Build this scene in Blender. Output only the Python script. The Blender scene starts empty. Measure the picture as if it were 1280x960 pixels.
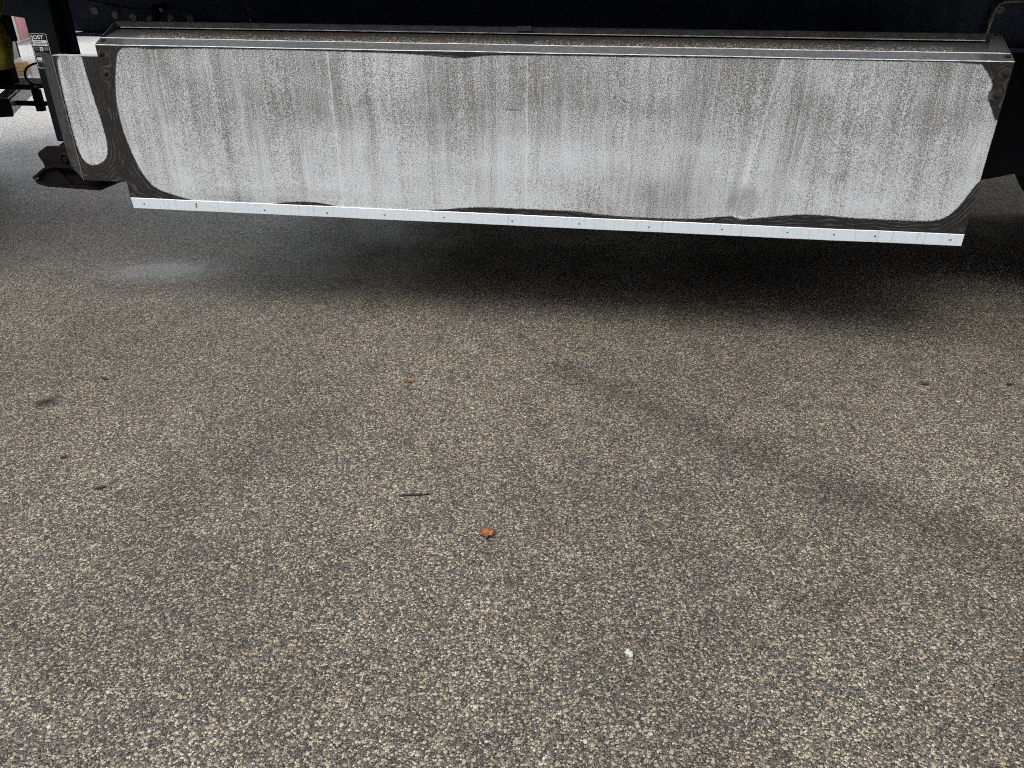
import bpy, bmesh, math, random
import numpy as np
from mathutils import Vector, Matrix, noise

random.seed(7)
sc = bpy.context.scene
COL = sc.collection
PI = math.pi

# ------------------------------------------------------------------ camera, sky, sun, exposure
CAM_H, F_PX, PITCH, ROLL = 1.42, 965.0, 0.49545, 0.00504
cam = bpy.data.cameras.new("camera")
cam.sensor_fit = 'HORIZONTAL'
cam.sensor_width = 36.0
cam.lens = 36.0 * F_PX / 1280.0
cam.clip_start = 0.05
cam.clip_end = 3000.0
cam_o = bpy.data.objects.new("camera", cam)
COL.objects.link(cam_o)
cam_o.matrix_world = (Matrix.Translation((0, 0, CAM_H)) @ Matrix.Rotation(PI / 2 - PITCH, 4, 'X') @ Matrix.Rotation(ROLL, 4, 'Z'))
sc.camera = cam_o

SUN_EL, SUN_AZ = math.radians(56), math.radians(216)      # azimuth from +Y towards +X: behind the photographer, a little left
world = bpy.data.worlds.new("World")
sc.world = world
world.use_nodes = True
wn = world.node_tree
wn.nodes.clear()
sky = wn.nodes.new("ShaderNodeTexSky")
sky.sky_type = 'NISHITA'
sky.sun_disc = False
sky.sun_elevation = SUN_EL
sky.sun_rotation = SUN_AZ
sky.air_density = 1.6
sky.dust_density = 4.0
hs = wn.nodes.new("ShaderNodeHueSaturation")
hs.inputs['Saturation'].default_value = 0.26               # overcast: the blue is mostly veiled
bg = wn.nodes.new("ShaderNodeBackground")
bg.inputs['Strength'].default_value = 0.15
wo = wn.nodes.new("ShaderNodeOutputWorld")
wn.links.new(sky.outputs[0], hs.inputs['Color'])
wn.links.new(hs.outputs[0], bg.inputs['Color'])
wn.links.new(bg.outputs[0], wo.inputs['Surface'])

sun = bpy.data.lights.new("sun", 'SUN')
sun.energy = 1.35
sun.angle = math.radians(30)
sun.color = (1.0, 0.995, 0.985)
sun_o = bpy.data.objects.new("sun", sun)
COL.objects.link(sun_o)
sd = Vector((math.sin(SUN_AZ) * math.cos(SUN_EL), math.cos(SUN_AZ) * math.cos(SUN_EL), math.sin(SUN_EL)))
sun_o.rotation_euler = sd.to_track_quat('Z', 'Y').to_euler()

sc.view_settings.view_transform = 'Standard'
sc.view_settings.look = 'None'
sc.view_settings.gamma = 1.0
sc.view_settings.use_curve_mapping = False
sc.view_settings.exposure = 0.42
try:
    sc.cycles.max_bounces = 8
    sc.cycles.caustics_reflective = False
    sc.cycles.use_denoising = False
    sc.cycles.pixel_filter_type = 'BLACKMAN_HARRIS'
    sc.cycles.filter_width = 1.05
except Exception:
    pass

# ------------------------------------------------------------------ node helper
class NT:
    def __init__(self, name):
        self.m = bpy.data.materials.new(name)
        self.m.use_nodes = True
        self.t = self.m.node_tree
        self.t.nodes.clear()
        self.out = self.t.nodes.new("ShaderNodeOutputMaterial")
        self.b = self.t.nodes.new("ShaderNodeBsdfPrincipled")
        self.t.links.new(self.b.outputs[0], self.out.inputs[0])
    def _in(self, sock, v):
        if v is None:
            return
        if isinstance(v, bpy.types.NodeSocket):
            self.t.links.new(v, sock)
        elif isinstance(v, (tuple, list)):
            if sock.type == 'RGBA' and len(v) == 3:
                v = (*v, 1)
            sock.default_value = v
        else:
            sock.default_value = v
    def coord(self, which='Object'):
        return self.t.nodes.new("ShaderNodeTexCoord").outputs[which]
    def mapping(self, v, scale=(1, 1, 1), loc=(0, 0, 0)):
        n = self.t.nodes.new("ShaderNodeMapping")
        self._in(n.inputs['Vector'], v)
        n.inputs['Scale'].default_value = scale
        n.inputs['Location'].default_value = loc
        return n.outputs[0]
    def math(self, op, a, b=None, c=None, clamp=False):
        n = self.t.nodes.new("ShaderNodeMath")
        n.operation = op
        n.use_clamp = clamp
        self._in(n.inputs[0], a); self._in(n.inputs[1], b); self._in(n.inputs[2], c)
        return n.outputs[0]
    def vmath(self, op, a, b=None, scale=None):
        n = self.t.nodes.new("ShaderNodeVectorMath")
        n.operation = op
        self._in(n.inputs[0], a); self._in(n.inputs[1], b)
        if scale is not None:
            self._in(n.inputs['Scale'], scale)
        return n.outputs['Value'] if op in ('LENGTH', 'DISTANCE', 'DOT_PRODUCT') else n.outputs[0]
    def noise(self, v, scale, detail=2, rough=0.5, dim='3D', col=False, dist=0.0):
        n = self.t.nodes.new("ShaderNodeTexNoise")
        n.noise_dimensions = dim
        self._in(n.inputs['Vector'], v)
        n.inputs['Scale'].default_value = scale
        n.inputs['Detail'].default_value = detail
        n.inputs['Roughness'].default_value = rough
        n.inputs['Distortion'].default_value = dist
        return n.outputs['Color' if col else 'Fac']
    def voro(self, v, scale, feature='F1', dim='2D', rnd=1.0):
        n = self.t.nodes.new("ShaderNodeTexVoronoi")
        n.voronoi_dimensions = dim
        n.feature = feature
        self._in(n.inputs['Vector'], v)
        n.inputs['Scale'].default_value = scale
        n.inputs['Randomness'].default_value = rnd
        return n.outputs
    def ramp(self, f, stops, interp='LINEAR'):
        n = self.t.nodes.new("ShaderNodeValToRGB")
        self._in(n.inputs[0], f)
        r = n.color_ramp
        r.interpolation = interp
        while len(r.elements) < len(stops):
            r.elements.new(0.5)
        for e, (p, c) in zip(r.elements, stops):
            e.position = p
            e.color = (c, c, c, 1) if isinstance(c, (int, float)) else (*c, 1)
        return n.outputs[0]
    def rng(self, f, a, b, c=0.0, d=1.0, smooth=False):
        n = self.t.nodes.new("ShaderNodeMapRange")
        n.interpolation_type = 'SMOOTHSTEP' if smooth else 'LINEAR'
        n.clamp = True
        self._in(n.inputs[0], f)
        for i, v in enumerate((a, b, c, d)):
            self._in(n.inputs[i + 1], v)
        return n.outputs[0]
    def mix(self, f, a, b, mode='MIX'):
        n = self.t.nodes.new("ShaderNodeMix")
        n.data_type = 'RGBA'
        n.blend_type = mode
        self._in(n.inputs[0], f); self._in(n.inputs[6], a); self._in(n.inputs[7], b)
        return n.outputs[2]
    def sep(self, v):
        n = self.t.nodes.new("ShaderNodeSeparateXYZ")
        self._in(n.inputs[0], v)
        return n.outputs
    def comb(self, x=0.0, y=0.0, z=0.0):
        n = self.t.nodes.new("ShaderNodeCombineXYZ")
        self._in(n.inputs[0], x); self._in(n.inputs[1], y); self._in(n.inputs[2], z)
        return n.outputs[0]
    def attr(self, name):
        n = self.t.nodes.new("ShaderNodeAttribute")
        n.attribute_name = name
        return n.outputs['Fac']
    def bump(self, h, strength=0.5, dist=0.002, normal=None):
        n = self.t.nodes.new("ShaderNodeBump")
        n.inputs['Strength'].default_value = strength
        n.inputs['Distance'].default_value = dist
        self._in(n.inputs['Height'], h)
        if normal is not None:
            self._in(n.inputs['Normal'], normal)
        return n.outputs[0]
    def set(self, color=None, rough=None, metal=None, normal=None, spec=None, **kw):
        self._in(self.b.inputs['Base Color'], color)
        self._in(self.b.inputs['Roughness'], rough)
        self._in(self.b.inputs['Metallic'], metal)
        self._in(self.b.inputs['Normal'], normal)
        self._in(self.b.inputs['Specular IOR Level'], spec)
        for k, v in kw.items():
            self._in(self.b.inputs[k.replace('_', ' ')], v)
        return self.m

def simple(name, color, rough=0.6, metal=0.0, var=0.25, vscale=18.0, bump=0.15, bscale=160.0, spec=0.5):
    n = NT(name)
    co = n.coord()
    f = n.noise(co, vscale, 4, 0.6)
    c = n.mix(n.rng(f, 0.3, 0.7), tuple(x * (1 - var) for x in color), tuple(min(1, x * (1 + var)) for x in color))
    r = n.rng(n.noise(co, vscale * 2.3, 3), 0.3, 0.7, rough - 0.08, rough + 0.08)
    return n.set(c, r, metal, n.bump(n.noise(co, bscale, 3), bump, 0.001), spec)

# ------------------------------------------------------------------ materials
def mat_asphalt():
    n = NT("worn_asphalt")
    co = n.coord()
    xyz = n.sep(co)
    # irregular outlines: warp the coordinates a little
    w1 = n.vmath('SCALE', n.vmath('SUBTRACT', n.noise(co, 230, 2, 0.6, '2D', True), (0.5, 0.5, 0.5)), scale=0.0032)
    p = n.vmath('ADD', co, w1)
    vf = n.voro(p, 420)                                    # grit, 2-3 mm
    vm = n.voro(p, 200)                                    # stones, 4-5 mm
    vme = n.voro(p, 200, 'DISTANCE_TO_EDGE')['Distance']
    vl = n.voro(n.vmath('MULTIPLY', n.vmath('ADD', p, (3.7, 1.3, 0)), (1.0, 1.18, 1.0)), 84)   # 8-12 mm
    vx = n.voro(n.vmath('MULTIPLY', n.vmath('ADD', p, (1.9, 7.3, 0)), (1.2, 1.0, 1.0)), 47)    # a few of 15-20 mm
    rm, rl, rf, rx = n.sep(vm['Color']), n.sep(vl['Color']), n.sep(vf['Color']), n.sep(vx['Color'])
    cm = n.ramp(rm[0], [(0.0, (0.030, 0.031, 0.033)), (0.18, (0.065, 0.064, 0.063)), (0.42, (0.125, 0.115, 0.100)),
                        (0.62, (0.215, 0.187, 0.145)), (0.82, (0.390, 0.336, 0.250)), (1.0, (0.66, 0.59, 0.48))])
    cf = n.ramp(rf[0], [(0.0, (0.014, 0.014, 0.015)), (0.4, (0.050, 0.047, 0.043)), (0.7, (0.17, 0.148, 0.115)), (1.0, (0.42, 0.365, 0.28))])
    stone = [(0.0, (0.085, 0.083, 0.080)), (0.25, (0.16, 0.150, 0.132)), (0.5, (0.31, 0.268, 0.200)), (0.75, (0.48, 0.418, 0.312)), (0.92, (0.38, 0.275, 0.175)), (1.0, (0.58, 0.54, 0.46))]
    cl = n.ramp(rl[1], stone)
    cx = n.ramp(rx[1], stone)
    # binder-rich patches hide the stones, washed patches bare them
    patch = n.noise(co, 26, 4, 0.65, '2D')
    keep = n.rng(patch, 0.32, 0.62, 0.34, 0.06)
    is_m = n.math('MULTIPLY', n.math('GREATER_THAN', rm[2], keep), n.rng(vme, 0.045, 0.15))
    base = n.mix(n.rng(vf['Distance'], 0.40, 0.70), cf, (0.009, 0.009, 0.009))
    col = n.mix(is_m, base, cm)
    size = n.math('MULTIPLY_ADD', rl[2], 0.26, 0.19)
    is_l = n.math('MULTIPLY', n.math('GREATER_THAN', rl[0], 0.48), n.rng(n.math('SUBTRACT', size, vl['Distance']), 0.0, 0.04))
    ring_l = n.math('MULTIPLY', n.math('GREATER_THAN', rl[0], 0.48), n.rng(n.math('SUBTRACT', size, vl['Distance']), -0.07, 0.0))
    sizex = n.math('MULTIPLY_ADD', rx[2], 0.20, 0.10)
    is_x = n.math('MULTIPLY', n.math('GREATER_THAN', rx[0], 0.82), n.rng(n.math('SUBTRACT', sizex, vx['Distance']), 0.0, 0.03))
    inner = n.ramp(n.noise(co, 420, 3, 0.6, '2D'), [(0.3, 0.66), (0.7, 1.15)])
    col = n.mix(n.math('MULTIPLY', ring_l, 0.85), col, (0.012, 0.012, 0.012))
    col = n.mix(is_l, col, n.mix(1.0, cl, inner, 'MULTIPLY'))
    col = n.mix(is_x, col, n.mix(1.0, cx, inner, 'MULTIPLY'))
    # broad tone
    big = n.noise(co, 0.9, 5, 0.6, '2D')
    mid = n.noise(co, 7.0, 5, 0.65, '2D')
    tone = n.math('MULTIPLY', n.rng(big, 0.3, 0.7, 0.80, 1.06), n.rng(mid, 0.25, 0.75, 0.84, 1.16))
    # stains with a shape of their own
    sx = n.sep(n.vmath('ADD', co, n.vmath('SCALE', n.vmath('SUBTRACT', n.noise(co, 7.0, 5, 0.65, '2D', True), (0.5, 0.5, 0.5)), scale=0.16)))
    def seg(ax, ay, bx, by, w, k):
        dx, dy = bx - ax, by - ay
        L2 = dx * dx + dy * dy
        px = n.math('SUBTRACT', sx[0], ax); py = n.math('SUBTRACT', sx[1], ay)
        t = n.math('DIVIDE', n.math('ADD', n.math('MULTIPLY', px, dx), n.math('MULTIPLY', py, dy)), L2, clamp=True)
        ex = n.math('SUBTRACT', px, n.math('MULTIPLY', t, dx)); ey = n.math('SUBTRACT', py, n.math('MULTIPLY', t, dy))
        d = n.math('SQRT', n.math('ADD', n.math('MULTIPLY', ex, ex), n.math('MULTIPLY', ey, ey)))
        return n.rng(d, 0.0, w, k, 0.0, True)
    st = seg(0.19, 2.76, 0.62, 2.35, 0.13, 0.26)
    for a in ((0.62, 2.35, 1.02, 1.95, 0.16, 0.24), (1.00, 1.95, 1.40, 1.62, 0.19, 0.36), (0.20, 2.765, 0.23, 2.75, 0.10, 0.30), (-1.0, 1.9, -0.72, 2.25, 0.24, 0.16),
              (-1.735, 2.46, -1.70, 2.475, 0.055, 0.80), (0.75, 1.46, 0.80, 1.50, 0.07, 0.22), (-0.83, 2.17, -0.6, 2.3, 0.12, 0.12)):
        st = n.math('MAXIMUM', st, seg(*a))
    tone = n.math('MULTIPLY', tone, n.math('SUBTRACT', 1.0, st))
    col = n.mix(1.0, col, n.comb(tone, n.math('MULTIPLY', tone, 0.992), n.math('MULTIPLY', tone, 0.985)), 'MULTIPLY')
    moss = n.rng(n.noise(co, 14, 4, 0.65, '2D'), 0.60, 0.78, 0.0, 0.35)
    col = n.mix(moss, col, n.mix(1.0, col, (0.80, 1.02, 0.88), 'MULTIPLY'))
    h = n.math('MULTIPLY', is_m, n.rng(vme, 0.0, 0.3, 0.35, 1.0))
    h = n.math('ADD', h, n.math('MULTIPLY', n.rng(vf['Distance'], 0.0, 0.7, 0.45, 0.0), n.math('SUBTRACT', 1.0, is_m)))
    h = n.math('MAXIMUM', h, n.math('MULTIPLY', is_l, n.rng(vl['Distance'], 0.05, 0.36, 1.5, 1.0)))
    h = n.math('MAXIMUM', h, n.math('MULTIPLY', is_x, n.rng(vx['Distance'], 0.05, 0.30, 1.8, 1.1)))
    h = n.math('ADD', h, n.math('MULTIPLY', n.noise(co, 700, 2, 0.6, '2D'), 0.25))
    rough = n.rng(n.noise(co, 2.2, 3, 0.6, '2D'), 0.35, 0.65, 0.48, 0.62)
    # rain that has not dried: to the left under the coupling and in the yard beyond
    wob = n.math('MULTIPLY', n.math('SUBTRACT', n.noise(co, 1.7, 4, 0.6, '2D'), 0.5), 0.9)
    yy = n.math('ADD', n.math('ADD', xyz[1], n.math('MULTIPLY', xyz[0], 0.14)), wob)
    wet = n.math('MULTIPLY', n.rng(yy, 2.9, 3.8, 0.0, 1.0, True), n.rng(n.math('ADD', xyz[0], wob), -0.4, -1.7, 0.0, 1.0, True))
    leftw = n.rng(n.math('ADD', xyz[0], wob), 0.2, -1.6, 0.0, 1.0, True)
    wet = n.math('MAXIMUM', wet, n.math('MULTIPLY', n.rng(n.math('ADD', yy, wob), 5.0, 6.0, 0.0, 1.0, True), leftw))
    # far yard's sky glare painted as pale stone colour, denser with distance from the trailer
    glare_far = n.math('MULTIPLY', n.rng(n.math('ADD', yy, wob), 4.7, 8.2), leftw)
    glare_stones = n.math('MULTIPLY', n.math('LESS_THAN', rm[1], glare_far), n.rng(vme, 0.0, 0.03))
    glare_stones = n.math('MAXIMUM', glare_stones, n.math('MULTIPLY', n.math('LESS_THAN', rl[1], n.math('MULTIPLY', glare_far, 0.9)), n.rng(vl['Distance'], 0.62, 0.5)))
    col = n.mix(glare_stones, col, n.ramp(rm[0], [(0.0, (0.52, 0.515, 0.50)), (1.0, (0.74, 0.735, 0.72))]))
    pe = n.vmath('LENGTH', n.vmath('MULTIPLY', n.vmath('SUBTRACT', n.comb(sx[0], sx[1], 0.0), (-1.87, 3.86, 0)), (1.0, 1.75, 0)))
    puddle = n.rng(pe, 0.12, 0.52, 1.0, 0.0, True)
    wet = n.math('MAXIMUM', wet, puddle)
    col = n.mix(n.math('MULTIPLY', n.math('MULTIPLY', wet, n.math('SUBTRACT', 1.0, glare_stones)), 0.55), col, n.mix(1.0, col, (0.52, 0.55, 0.60), 'MULTIPLY'))
    nt = n.t.nodes.new("ShaderNodeBump")
    nt.inputs['Distance'].default_value = 0.0022
    n._in(nt.inputs['Height'], h)
    n._in(nt.inputs['Strength'], n.rng(puddle, 0, 1, 0.60, 0.22))
    return n.set(col, rough, 0.0, n.bump(h, 0.75, 0.0022), 0.35, Coat_Weight=n.math('MULTIPLY', wet, n.math('MAXIMUM', n.rng(n.math('ADD', n.math('MULTIPLY', rm[1], 0.6), n.math('MULTIPLY', rl[2], 0.4)), 0.25, 0.75, 0.12, 1.0), n.math('MULTIPLY', puddle, 0.65))), Coat_Roughness=n.rng(puddle, 0, 1, 0.16, 0.07), Coat_IOR=n.rng(puddle, 0, 1, 2.0, 4.0), Coat_Normal=nt.outputs[0])

def mat_galv():
    """weathered zinc sheet: chalky white bloom inside the outline, dark polished rim with contour marks outside it"""
    n = NT("weathered_zinc")
    co = n.coord()
    d = n.attr('bloom')          # signed distance to the bloom's edge, metres, positive inside
    wv = n.attr('contour')
    p = n.sep(co)
    fine = n.noise(co, 235, 3, 0.70)
    fine2 = n.noise(co, 430, 2, 0.6)
    wv0 = n.vmath('SCALE', n.vmath('SUBTRACT', n.noise(co, 5, 3, 0.6, '3D', True), (0.5, 0.5, 0.5)), scale=0.05)
    cw = n.vmath('ADD', co, wv0)
    streak = n.noise(n.mapping(cw, (17, 17, 0.9)), 1.0, 5, 0.68)
    streak2 = n.noise(n.mapping(cw, (85, 85, 2.6)), 1.0, 4, 0.65)
    hair = n.noise(n.mapping(co, (240, 240, 3.5)), 1.0, 2, 0.6)
    broad = n.noise(n.mapping(co, (1.5, 1.5, 2.8)), 1.0, 4, 0.55)
    topg = n.rng(p[2], 0.72, 1.14, -0.030, 0.042)               # road grime lies thicker towards the top
    lowg = n.rng(n.math('ADD', p[2], n.math('MULTIPLY', streak, 0.10)), 0.66, 0.58, 0.0, 0.04)
    def off(v, k):
        return n.math('MULTIPLY', n.math('SUBTRACT', v, 0.5), k)
    dens = n.math('ADD', n.math('ADD', n.math('ADD', off(streak, 0.17), off(streak2, 0.15)), n.math('ADD', off(broad, 0.22), off(hair, 0.10))), n.math('ADD', topg, lowg))
    s = n.math('ADD', n.math('ADD', n.math('MULTIPLY', fine, 0.62), n.math('MULTIPLY', fine2, 0.38)), dens)
    sp = n.rng(s, 0.452, 0.588)
    white = n.mix(n.rng(broad, 0.35, 0.65), (0.74, 0.765, 0.795), (0.64, 0.66, 0.685))
    white = n.mix(sp, white, (0.145, 0.141, 0.137))
    white = n.mix(n.rng(n.noise(co, 520, 2, 0.6), 0.60, 0.70, 0.0, 0.7), white, (0.075, 0.072, 0.069))
    tint = n.rng(n.math('ADD', streak, off(streak2, 0.5)), 0.52, 0.70, 0.0, 0.34)
    white = n.mix(tint, white, n.mix(1.0, white, (0.74, 0.725, 0.70), 'MULTIPLY'))
    lite = n.math('MULTIPLY', n.rng(n.math('ADD', streak2, off(hair, 0.4)), 0.56, 0.70, 0.0, 0.5), n.rng(broad, 0.6, 0.4, 0.3, 1.0))
    white = n.mix(lite, white, (0.76, 0.785, 0.81))
    xw = n.math('ADD', p[0], n.math('MULTIPLY', n.math('SUBTRACT', n.noise(n.mapping(co, (0.1, 1, 9)), 1.0, 3), 0.5), 0.012))
    lines = None
    for cx, slope, w, k in ((0.247, 0.0, 0.0050, 0.75), (0.945, 0.0, 0.0055, 0.95), (1.705, 0.0, 0.0050, 0.85), (2.585, 0.16, 0.0060, 0.95), (2.70, 0.05, 0.004, 0.5), (3.05, 0.0, 0.0045, 0.5), (0.60, 0.0, 0.004, 0.4)):
        dxl = n.math('ABSOLUTE', n.math('SUBTRACT', n.math('ADD', xw, n.math('MULTIPLY', n.math('SUBTRACT', 1.0, p[2]), slope)), cx))
        l = n.rng(dxl, 0.0, w, k, 0.0, True)
        lines = l if lines is None else n.math('MAXIMUM', lines, l)
    lines = n.math('MULTIPLY', lines, n.rng(n.noise(n.mapping(co, (3, 3, 11)), 1.0, 4, 0.7), 0.34, 0.62, 0.1, 1.0))
    white = n.mix(lines, white, (0.74, 0.76, 0.78))
    # wide dark reflection painted into the zinc, then smudges at kink and low left
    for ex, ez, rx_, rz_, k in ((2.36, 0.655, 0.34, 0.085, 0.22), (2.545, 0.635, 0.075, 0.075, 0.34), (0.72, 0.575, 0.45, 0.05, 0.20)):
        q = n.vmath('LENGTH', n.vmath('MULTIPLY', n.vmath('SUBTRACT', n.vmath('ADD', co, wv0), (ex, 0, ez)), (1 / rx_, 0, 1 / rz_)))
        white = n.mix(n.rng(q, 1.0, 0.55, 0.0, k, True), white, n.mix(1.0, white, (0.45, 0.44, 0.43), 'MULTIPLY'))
    # scuff across the middle
    qs = n.vmath('LENGTH', n.vmath('MULTIPLY', n.vmath('SUBTRACT', co, (1.652, 0, 0.945)), (0.12, 0, 1.6)))
    white = n.mix(n.math('MULTIPLY', n.rng(qs, 0.0055, 0.003), n.rng(n.noise(co, 140, 3), 0.36, 0.5, 0.0, 0.7)), white, (0.05, 0.05, 0.05))
    # dark rim
    wob = n.noise(co, 9, 3, 0.55)
    ph = n.math('ADD', n.math('MULTIPLY', wv, 430.0), n.math('MULTIPLY', wob, 24.0))
    wave = n.math('MULTIPLY_ADD', n.math('SINE', ph), 0.5, 0.5)
    wave = n.math('MULTIPLY', n.rng(wave, n.rng(n.noise(co, 11, 3, 0.6), 0.35, 0.65, 0.35, 0.9), 1.0, 0.0, 1.0), n.rng(n.noise(co, 19, 3, 0.6), 0.42, 0.62, 0.05, 1.0))
    dark = n.mix(n.noise(co, 60, 4, 0.65), (0.009, 0.0085, 0.008), (0.029, 0.028, 0.027))
    dark = n.mix(n.math('MULTIPLY', wave, 0.50), dark, (0.15, 0.15, 0.15))
    e = n.math('ADD', d, n.math('MULTIPLY', n.math('SUBTRACT', n.noise(co, 120, 3, 0.7), 0.5), 0.010))
    m = n.rng(e, -0.0015, 0.0022)
    col = n.mix(m, dark, white)
    rough = n.rng(m, 0, 1, 0.38, 0.52)
    h = n.math('ADD', n.math('MULTIPLY', m, n.math('SUBTRACT', 1.0, sp)), n.math('MULTIPLY', fine2, 0.4))
    return n.set(col, rough, n.rng(m, 0, 1, 0.1, 0.22), n.bump(h, 0.25, 0.0008), 0.5)

def mat_lip():
    n = NT("dull_zinc_lip")
    co = n.coord()
    x = n.sep(co)[0]
    xx = n.math('ADD', x, n.math('MULTIPLY', n.math('SUBTRACT', n.noise(co, 30, 3), 0.5), 0.04))
    endm = n.math('MULTIPLY', n.rng(xx, 0.09, 0.13), n.rng(xx, 3.27, 3.24))
    f = n.noise(n.mapping(co, (60, 60, 60)), 1.0, 4, 0.65)
    b = n.noise(n.mapping(co, (3, 8, 8)), 1.0, 3, 0.5)
    mid = n.mix(n.rng(f, 0.3, 0.7), (0.10, 0.105, 0.11), (0.19, 0.195, 0.205))
    mid = n.mix(n.rng(b, 0.35, 0.65, 0.0, 0.35), mid, (0.075, 0.075, 0.077))
    dk = n.mix(f, (0.04, 0.04, 0.04), (0.09, 0.09, 0.09))
    col = n.mix(endm, dk, mid)
    col = n.mix(n.rng(n.noise(co, 45, 4, 0.7), 0.66, 0.74, 0.0, 0.5), col, (0.33, 0.34, 0.35))
    rust = n.math('MULTIPLY', n.rng(n.noise(co, 38, 4, 0.65), 0.54, 0.66), n.rng(x, 3.02, 3.3, 0.0, 0.55))
    col = n.mix(rust, col, (0.10, 0.045, 0.018))
    return n.set(col, 0.46, 0.35, n.bump(f, 0.25, 0.0006))

def mat_ledge():
    n = NT("grit_covered_ledge")
    co = n.coord()
    v = n.voro(co, 210, dim='3D')
    r = n.sep(v['Color'])
    v2 = n.voro(co, 420, dim='3D')
    r2 = n.sep(v2['Color'])
    cr = n.ramp(r[0], [(0.0, (0.022, 0.018, 0.014)), (0.42, (0.055, 0.046, 0.037)), (0.66, (0.10, 0.085, 0.07)), (0.86, (0.34, 0.31, 0.27)), (1.0, (0.60, 0.57, 0.52))])
    c2 = n.ramp(r2[0], [(0.0, (0.02, 0.017, 0.014)), (0.7, (0.05, 0.042, 0.035)), (1.0, (0.38, 0.35, 0.31))])
    col = n.mix(n.rng(r[1], 0.4, 0.42), c2, cr)
    x = n.sep(co)
    dirt_shade = n.rng(n.math('ADD', x[1], n.math('MULTIPLY', n.math('SUBTRACT', n.noise(co, 40, 3), 0.5), 0.05)), 0.070, 0.135, 0.15, 0.86)  # brown dirt, with the flange's overhang shade painted into its colour
    col = n.mix(dirt_shade, col, n.mix(r2[1], (0.020, 0.016, 0.013), (0.050, 0.042, 0.034)))
    xx = n.math('ADD', x[0], n.math('MULTIPLY', n.math('SUBTRACT', n.noise(co, 30, 3), 0.5), 0.05))
    clean = n.math('SUBTRACT', 1.0, n.math('MULTIPLY', n.rng(xx, 0.10, 0.16), n.rng(xx, 3.22, 3.15)))
    dd = n.vmath('LENGTH', n.vmath('MULTIPLY', n.vmath('SUBTRACT', co, (1.685, 0.155, 1.17)), (1.0, 0.48, 0.0)))
    stain = n.rng(n.math('ADD', dd, n.math('MULTIPLY', n.noise(co, 60, 3), 0.012)), 0.058, 0.050)
    clean = n.math('MAXIMUM', clean, stain)
    dk = n.mix(n.noise(co, 70, 4), (0.022, 0.022, 0.022), (0.055, 0.054, 0.053))
    col = n.mix(clean, col, dk)
    h = n.math('MULTIPLY', r[0], n.math('SUBTRACT', 1.0, clean))
    return n.set(col, 0.72, 0.0, n.bump(h, 0.6, 0.003))

def mat_worn_edge():
    n = NT("bare_zinc_edge")
    co = n.coord()
    f = n.noise(n.mapping(co, (22, 200, 200)), 1.0, 4, 0.7)
    return n.set(n.mix(n.rng(f, 0.30, 0.62), (0.16, 0.165, 0.17), (0.70, 0.71, 0.72)), 0.5, 0.1, n.bump(f, 0.3, 0.0006))

def mat_strip():
    n = NT("bright_aluminium_strip")
    co = n.coord()
    s = n.noise(n.mapping(co, (95, 10, 4)), 1.0, 3, 0.6)
    s2 = n.noise(n.mapping(co, (4, 10, 90)), 1.0, 3, 0.5)
    col = n.mix(n.rng(s, 0.52, 0.75), (0.74, 0.815, 0.87), (0.48, 0.53, 0.565))
    col = n.mix(n.rng(s2, 0.55, 0.75, 0.0, 0.3), col, (0.50, 0.53, 0.55))
    x = n.sep(co)
    # the one stained rivet
    q = n.vmath('LENGTH', n.vmath('MULTIPLY', n.vmath('SUBTRACT', co, (0.299, 0, 0.523)), (1.0, 0, 0.23)))
    col = n.mix(n.math('MULTIPLY', n.rng(q, 0.0045, 0.0025), n.rng(n.noise(co, 170, 3), 0.42, 0.5)), col, (0.05, 0.05, 0.05))
    col = n.mix(n.rng(n.noise(co, 130, 3, 0.7), 0.68, 0.74, 0, 0.6), col, (0.45, 0.45, 0.45))
    return n.set(col, n.rng(s, 0.3, 0.7, 0.42, 0.58), 0.2, n.bump(s, 0.1, 0.0005))

M = {}
M['asphalt'] = mat_asphalt()
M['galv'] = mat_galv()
M['lip'] = mat_lip()
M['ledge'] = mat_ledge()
M['edge'] = mat_worn_edge()
M['strip'] = mat_strip()
M['rivet'] = simple("rivet_metal", (0.36, 0.37, 0.38), 0.38, 0.7)
M['bolt'] = simple("grimy_bolt", (0.035, 0.033, 0.03), 0.5, 0.5)
M['inner'] = simple("box_inner_zinc", (0.03, 0.03, 0.031), 0.65, 0.0, 0.25, 18, 0.15, 160, 0.2)
M['flange'] = simple("dark_zinc_flange", (0.042, 0.042, 0.042), 0.5, 0.1, 0.55, 40, 0.3)
M['navy'] = simple("navy_chassis_paint", (0.085, 0.120, 0.195), 0.50, 0.0, 0.45, 7, 0.2, 60, 0.15)
M['leg'] = simple("black_leg_paint", (0.0050, 0.0065, 0.0090), 0.45, 0.0, 0.3, 14, 0.12, 90, 0.10)
M['foot'] = simple("rusty_black_foot", (0.0055, 0.0050, 0.0050), 0.62, 0.0, 0.5, 30, 0.4, 160, 0.12)
M['plug'] = simple("grey_plug", (0.62, 0.60, 0.56), 0.6)
M['hole_light'] = simple("hole_light_bolt", (0.78, 0.78, 0.76), 0.35, 0.4)
M['hole'] = simple("hole_dark", (0.002, 0.002, 0.002), 0.8)
M['rubber'] = simple("tyre_rubber", (0.012, 0.012, 0.012), 0.75)
M['rim'] = simple("rim_steel", (0.30, 0.31, 0.32), 0.45, 0.6)
M['white'] = simple("white_side_paint", (0.68, 0.69, 0.70), 0.4, 0.0, 0.05)
M['label_black'] = simple("label_black", (0.006, 0.007, 0.008), 0.4)
M['label_white'] = simple("label_white", (0.62, 0.63, 0.63), 0.5, 0.0, 0.1)
M['label_grey'] = simple("label_grey", (0.12, 0.125, 0.14), 0.5, 0.0, 0.1)
M['grey_tube'] = simple("grey_painted_tube", (0.36, 0.36, 0.35), 0.38, 0.2, 0.2)
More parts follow.
